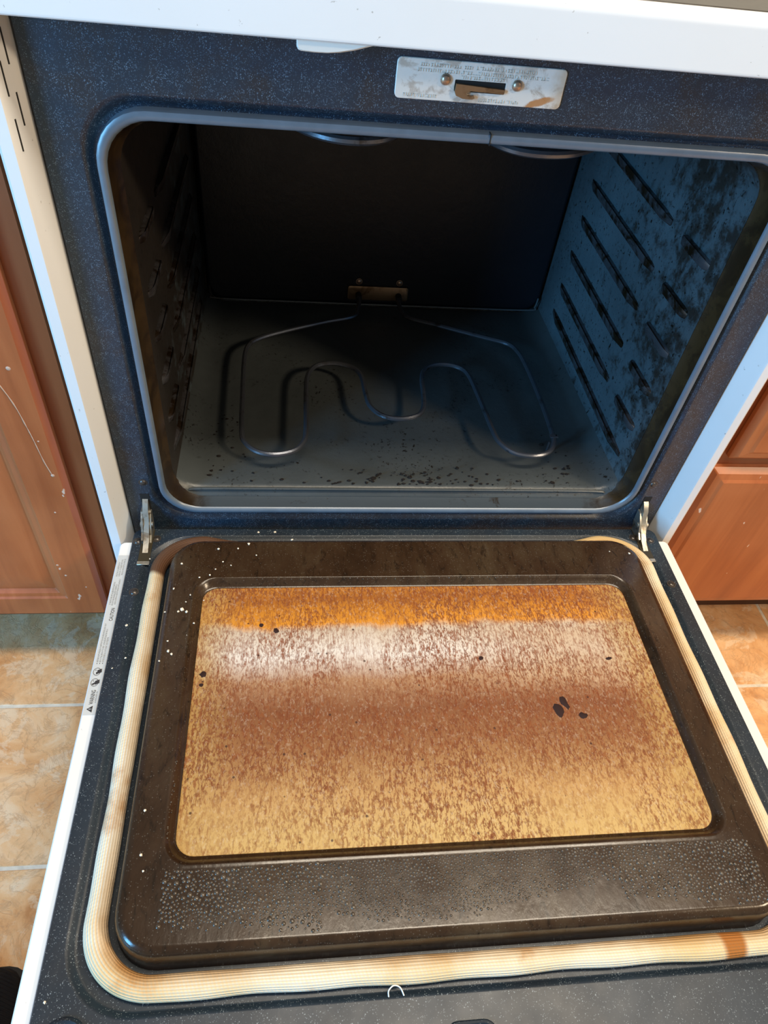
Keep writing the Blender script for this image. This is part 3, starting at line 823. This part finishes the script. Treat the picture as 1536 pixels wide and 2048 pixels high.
# charred spots stuck on the pane
def char_spot(x, y, rx, ry, rot, seed):
    rnd = random.Random(seed); b = bmesh.new(); z0 = PZ-0.0057; n = 14; lo = []; hi = []
    for j in range(n):
        a = 2*math.pi*j/n; k = rnd.uniform(0.75, 1.15); px, py = rx*k*math.cos(a), ry*k*math.sin(a)
        qx, qy = px*math.cos(rot)-py*math.sin(rot), px*math.sin(rot)+py*math.cos(rot)
        lo.append((x+qx, y+qy, z0)); hi.append((x+qx*0.8, y+qy*0.8, z0+0.0005))
    loft(b, [lo, hi], False, True); mesh('charred_spot', b, 'char_glass', door)
for i, a in enumerate([(0.137, -0.2985, 0.0058, 0.0090, 0.2), (0.146, -0.2900, 0.0045, 0.0090, 0.35), (0.163, -0.3060, 0.0050, 0.0042, 0),
                       (-0.2470, -0.2440, 0.0042, 0.0040, 0), (-0.2475, -0.2570, 0.0026, 0.0026, 0), (0.063, -0.232, 0.0030, 0.0028, 0), (-0.187, -0.182, 0.0026, 0.0030, 0),
                       (-0.170, -0.190, 0.0035, 0.0045, 0.3), (0.215, -0.236, 0.0045, 0.0022, 0.2)]):
    char_spot(*a, seed=i)

# warning sticker on the white edge of the door, its print running front to back
LX0, LX1, LZ = XO-0.3772, XO-0.3645, -0.0044
bm = bmesh.new(); box(bm, LX0, LX1, -0.2715, -0.050, LZ-0.0003, LZ+0.0002)
lab = dpart('warning_sticker', bm, 'label_paper', smooth=False)
ZI = LZ+0.0003
ink = bmesh.new()
def quad(x0, x1, y0, y1, b=None):
    b = b or ink
    b.faces.new([b.verts.new(p) for p in ((x0, y0, ZI), (x1, y0, ZI), (x1, y1, ZI), (x0, y1, ZI))])
def tiny_line(xc, y0, y1, h):
    """fine print too small to read: a row of little strokes"""
    y = y0
    while y < y1:
        w = random.uniform(0.0005, 0.0011)
        quad(xc-h/2, xc+h/2, y, y+0.0003)
        if random.random() < 0.6: quad(xc-h/2, xc-h/2+0.00025, y, min(y+w, y1))
        if random.random() < 0.5: quad(xc+h/2-0.00025, xc+h/2, y, min(y+w, y1))
        y += w+(0.0009 if random.random() < 0.16 else 0.0004)
for xc, a, b in ((LX0+0.0034, -0.2068, -0.155), (LX0+0.0064, -0.2068, -0.163), (LX0+0.0094, -0.2068, -0.174)):
    tiny_line(xc, a, b, 0.0017); quad(xc-0.0004, xc+0.0004, -0.2092, -0.2080)
for xc, a, b in ((LX0+0.0030, -0.1270, -0.093), (LX0+0.0058, -0.1285, -0.097), (LX0+0.0086, -0.1270, -0.088), (LX0+0.0034, -0.0840, -0.062), (LX0+0.0064, -0.0840, -0.057), (LX0+0.0094, -0.0820, -0.056)):
    tiny_line(xc, a, b, 0.0017)
tiny_line(LX0+0.0104, -0.2570, -0.2440, 0.0014)
tag(mesh('fine_print', ink, 'label_ink', door, smooth=False), kind='stuff')
# warning triangle with its paper-coloured mark
tx, ty = LX0+0.0064, -0.2645
tb = bmesh.new()
tb.faces.new([tb.verts.new(p) for p in ((tx+0.0026, ty-0.0040, ZI), (tx+0.0026, ty+0.0040, ZI), (tx-0.0034, ty, ZI))])
mesh('warning_triangle', tb, 'label_ink', door, smooth=False)
bm = bmesh.new(); box(bm, tx-0.0012, tx+0.0008, ty-0.0004, ty+0.0004, ZI, ZI+0.0001); box(bm, tx+0.0013, tx+0.0019, ty-0.0004, ty+0.0004, ZI, ZI+0.0001)
mesh('exclamation_mark', bm, 'label_paper', door, smooth=False)
# two round pictograms of a tipping range
for cy in (-0.2325, -0.2190):
    C_ = (LX0+0.0054, cy); pb = bmesh.new()
    vi = [[pb.verts.new((C_[0]+r*math.cos(2*math.pi*j/24), C_[1]+1.2*r*math.sin(2*math.pi*j/24), ZI)) for j in range(24)] for r in (0.0036, 0.0041)]
    for j in range(24): pb.faces.new((vi[0][j], vi[0][(j+1) % 24], vi[1][(j+1) % 24], vi[1][j]))
    qs = [(0.0006, -0.0030), (0.0052, -0.0010), (0.0048, 0.0036), (0.0002, 0.0018)]
    pb.faces.new([pb.verts.new((C_[0]+p, cy+q, ZI+0.00005)) for p, q in qs])
    qs = [(-0.0030, -0.0020), (-0.0012, -0.0034), (0.0030, 0.0008), (0.0022, 0.0018)] if cy < -0.225 else [(-0.0006, -0.0030), (0.0008, -0.0034), (0.0002, -0.0004), (-0.0008, -0.0006)]
    pb.faces.new([pb.verts.new((C_[0]+p, cy+q, ZI+0.00006)) for p, q in qs])
    quad(C_[0]-0.0020, C_[0]-0.0010, cy+0.0014, cy+0.0024, pb)
    mesh('tip_over_pictogram', pb, 'label_ink', door, smooth=False)
def text(word, x, y, length, height):
    cu = bpy.data.curves.new('tmp', 'FONT'); cu.body = word; cu.size = 1.0; cu.offset = 0.012
    t = bpy.data.objects.new('tmp', cu); COL.objects.link(t)
    dg = bpy.context.evaluated_depsgraph_get(); me = bpy.data.meshes.new_from_object(t.evaluated_get(dg))
    bpy.data.objects.remove(t)
    xs_ = [v.co.x for v in me.vertices]; ys_ = [v.co.y for v in me.vertices]
    me.transform(Matrix.Translation((-min(xs_), -min(ys_), 0)))
    me.transform(Matrix.Diagonal((length/(max(xs_)-min(xs_)), height/(max(ys_)-min(ys_)), 1, 1)))
    me.transform(Matrix.Rotation(math.pi/2, 4, 'Z')); me.transform(Matrix.Translation((x, y, ZI)))
    me.materials.clear(); me.materials.append(M['label_ink'])
    o = bpy.data.objects.new('sticker_word', me); link(o, door); return o
text('WARNING', LX0+0.0088, -0.2590, 0.0170, 0.0046)
text('CAUTION', LX0+0.0100, -0.1510, 0.0185, 0.0042)

# ------------------------------------------------------------------ loose bits on the door
def crumb(x, y, z, r, i, label, group):
    rnd = random.Random(100+i); b = bmesh.new()
    bmesh.ops.create_icosphere(b, subdivisions=1, radius=r)
    for v in b.verts: v.co = Vector((v.co.x*rnd.uniform(0.6, 1.4), v.co.y*rnd.uniform(0.6, 1.3), v.co.z*0.6*rnd.uniform(0.6, 1.1)))
    mz = min(v.co.z for v in b.verts)
    o = mesh('crumb', b, 'crumb_white', smooth=False, loc=(x, y, z-mz-0.0002))
    o.rotation_euler.z = rnd.uniform(0, 3)
    tag(o, label, 'crumb', group)
def where(x, y):
    if x > 0.2: return 'tiny off-white crumb on the brown liner beside the right hinge corner', 'crumbs by the right hinge'
    if y < -0.3: return 'tiny off-white crumb on the brown liner left of the window front', 'crumbs left of the window front'
    if y < -0.15 and x < -0.25: return 'off-white crumb on the brown liner just left of the stained window', 'crumbs left of the stained window'
    if y > -0.085: return 'off-white crumb on the brown liner along its hinge-side edge', 'crumbs along the hinge-side edge'
    return 'tiny off-white crumb on the brown liner behind the window corner', 'crumbs behind the window corner'
cr = [(-0.243, -0.072, 1.6), (-0.206, -0.064, 1.7), (-0.219, -0.071, 1.2), (-0.152, -0.057, 1.5), (-0.285, -0.095, 1.3), (-0.290, -0.133, 1.2), (-0.262, -0.116, 1.0), (-0.244, -0.104, 1.0),
      (-0.277, -0.163, 2.0), (-0.272, -0.166, 1.6), (-0.281, -0.166, 1.4), (-0.262, -0.182, 1.2), (-0.288, -0.205, 1.2), (-0.286, -0.218, 1.6), (-0.282, -0.222, 1.3), (-0.294, -0.230, 1.0),
      (-0.250, -0.113, 1.2), (-0.236, -0.092, 1.0), (-0.270, -0.142, 1.0), (-0.296, -0.166, 1.0), (-0.268, -0.198, 1.0), (-0.274, -0.152, 0.9), (-0.196, -0.082, 0.9), (0.292, -0.082, 1.6), (0.266, -0.078, 0.9),
      (-0.286, -0.388, 1.4), (-0.284, -0.427, 1.5), (-0.28, -0.44, 1.0), (-0.226, -0.098, 0.9), (-0.254, -0.150, 0.9)]
for i, (x, y, r) in enumerate(cr): crumb(x, y, PZ, r*0.0011, i, *where(x, y))
def where2(x, y):
    if y > -0.02: return 'pale crumb in the narrow gap behind the brown liner', 'crumbs behind the liner'
    if y < -0.5: return 'pale crumb on the speckled enamel near the front left ring', None
    return 'pale crumb on the speckled dark enamel between sticker and gasket', 'crumbs between sticker and gasket'
for i, (x, y, r) in enumerate([(-0.197, -0.0150, 1.6), (-0.175, -0.0140, 1.6), (-0.3445, -0.161, 1.6), (-0.3385, -0.205, 1.2), (-0.351, -0.218, 0.9), (-0.332, -0.060, 1.0), (-0.350, -0.525, 1.2)]):
    crumb(x, y, 0.0, r*0.0011, 60+i, *where2(x, y))
bm = bmesh.new(); tube(bm, catmull([(-0.0700, -0.5400, 0.001), (-0.0700, -0.5362, 0.004), (-0.0655, -0.5330, 0.005), (-0.0600, -0.5345, 0.0035), (-0.0570, -0.5400, 0.001)], 5), 0.0006, 6)
tag(mesh('thread', bm, 'thread_white'), 'short curled white thread lying in front of the gasket', 'thread')

# ------------------------------------------------------------------ cabinets
CYF = -0.008      # front plane of doors and drawers
def bevel_slab(bm, x0, x1, z0, z1, y_back, y_front, b=0.012):
    loft(bm, [XZ(x0, x1, z0, z1, 0.0015, y_back, 2), XZ(x0, x1, z0, z1, 0.0015, y_front+b*0.55, 2), XZ(x0+b*0.35, x1-b*0.35, z0+b*0.35, z1-b*0.35, 0.002, y_front+b*0.22, 2),
              XZ(x0+b*0.8, x1-b*0.8, z0+b*0.8, z1-b*0.8, 0.002, y_front+b*0.12, 2), XZ(x0+b, x1-b, z0+b, z1-b, 0.002, y_front, 2)], True, True)
cabL = tag(empty('base_cabinet', (-0.85, 0.3, FZ)), 'cherry brown base cabinet with a raised-panel door left of the range', 'cabinet')
def cpart(root, name, bm, mat, parent=None, **kw):
    o = mesh(name, bm, mat, parent or root, **kw)
    if parent is None: o.matrix_parent_inverse = Matrix.Translation(-Vector(root.location))
    return o
bm = bmesh.new()
box(bm, -1.30, -0.402, 0.006, 0.60, -0.205, 0.56)
cpart(cabL, 'face_frame', bm, 'wood_frame', smooth=False)
bm = bmesh.new(); box(bm, -1.30, -0.402, 0.085, 0.60, FZ, -0.204); cpart(cabL, 'toe_kick', bm, 'wood_dark', smooth=False)
dx1, dx0, dz0, dz1 = -0.4265, -0.880, -0.192, 0.540
# door with stiles, rails and a raised panel
bm = bmesh.new()
loft(bm, [XZ(dx0, dx1, dz0, dz1, 0.002, 0.0055, 3), XZ(dx0, dx1, dz0, dz1, 0.002, CYF+0.0065, 3), XZ(dx0+0.003, dx1-0.003, dz0+0.003, dz1-0.003, 0.002, CYF+0.003, 3), XZ(dx0+0.006, dx1-0.006, dz0+0.004, dz1-0.004, 0.002, CYF, 3),
          XZ(dx0+0.050, dx1-0.050, dz0+0.040, dz1-0.040, 0.002, CYF, 3), XZ(dx0+0.053, dx1-0.053, dz0+0.043, dz1-0.043, 0.002, CYF+0.0025, 3), XZ(dx0+0.060, dx1-0.060, dz0+0.049, dz1-0.049, 0.002, CYF+0.0035, 3),
          XZ(dx0+0.066, dx1-0.066, dz0+0.055, dz1-0.055, 0.002, CYF+0.0080, 3), XZ(dx0+0.105, dx1-0.105, dz0+0.095, dz1-0.095, 0.002, CYF+0.0020, 3)], True, True)
cd = cpart(cabL, 'cabinet_door', bm, 'wood', angle=20, wn=True)
# dried drip on the door
bm = bmesh.new()
tube(bm, catmull([(-0.466, CYF-0.0002, 0.240), (-0.455, CYF-0.0002, 0.205), (-0.4495, CYF-0.0002, 0.170), (-0.447, CYF-0.0002, 0.150), (-0.444, CYF-0.0002, 0.120), (-0.440, CYF-0.0002, 0.098)], 4), [random.uniform(0.0003, 0.0009) for _ in range(21)], 5)
dome(bm, (-0.4395, CYF, 0.096), 0.0024, 0.001, 'y-', 8, 2)
mesh('dried_drip', bm, 'dry_drip', cd)
for x, z, r in ((-0.462, 0.262, 0.0028), (-0.4475, 0.250, 0.0026), (-0.4425, 0.150, 0.0012), (-0.452, 0.031, 0.0014), (-0.474, -0.075, 0.0018), (-0.468, -0.098, 0.0018), (-0.446, -0.125, 0.0012)):
    bm = bmesh.new(); dome(bm, (x, CYF, z), r, 0.0006, 'y-', 8, 2); mesh('paint_splash', bm, 'dry_drip', cd)
cabR = tag(empty('base_cabinet', (0.85, 0.3, FZ)), 'cherry brown base cabinet with drawers right of the range', 'cabinet')
bm = bmesh.new(); box(bm, 0.4015, 1.30, 0.010, 0.60, -0.200, 0.56); cpart(cabR, 'face_frame', bm, 'wood_frame', smooth=False)
bm = bmesh.new(); box(bm, 0.4015, 1.30, 0.085, 0.60, FZ, -0.199); cpart(cabR, 'toe_kick', bm, 'wood_dark', smooth=False)
for z0, z1, x0 in ((-0.190, 0.1130, 0.4110), (0.1290, 0.335, 0.4250), (0.350, 0.540, 0.4250)):
    bm = bmesh.new(); bevel_slab(bm, x0, 0.88, z0, z1, 0.0095, CYF, 0.020)
    cpart(cabR, 'drawer_front', bm, 'wood', angle=15, wn=True)
# worktops over the cabinets
for a, b, t in ((-1.32, -0.3935, 'left'), (0.3965, 1.32, 'right')):
    o = boxo('worktop', (a, b, -0.014, 0.62, 0.5605, 0.600), 'cooktop_glass', None, 0.004)
    tag(o, 'dark kitchen worktop on the %s of the range' % t, 'worktop')

# ------------------------------------------------------------------ shoe at the lower left corner
sh = tag(empty('shoe', (-0.60, -0.60, FZ)), 'black ribbed fabric shoe on the floor tiles beside the oven door', 'shoe')
def shoe_loop(k, z):
    pts = [(0.000, 0.135), (0.030, 0.130), (0.046, 0.105), (0.050, 0.060), (0.044, 0.0), (0.038, -0.06), (0.038, -0.11), (0.020, -0.135), (-0.020, -0.135), (-0.036, -0.11), (-0.036, -0.06), (-0.040, 0.0), (-0.044, 0.06), (-0.042, 0.105), (-0.028, 0.130)]
    c = catmull([(x*k, y*(0.25+0.75*k) if y > 0 else y, 0) for x, y in pts], 3, True)
    return [(p.x, p.y, z-0.0) for p in c]
bm = bmesh.new(); loft(bm, [shoe_loop(1.0, 0.001), shoe_loop(1.06, 0.006), shoe_loop(1.06, 0.022), shoe_loop(1.0, 0.026)], True, True); mesh('sole', bm, 'rubber', sh)
bm = bmesh.new()
loops = []
for k, z in ((1.0, 0.024), (1.01, 0.035), (0.97, 0.050), (0.88, 0.064), (0.74, 0.076), (0.55, 0.086)):
    loops.append([(x, y, z+max(0, -y)*0.25*(z/0.086)) for x, y, _ in shoe_loop(k, 0)])
loft(bm, loops, True, True); mesh('upper', bm, 'fabric', sh)
sh.rotation_euler.z = -1.25; sh.location = (-0.585, -0.515, FZ)
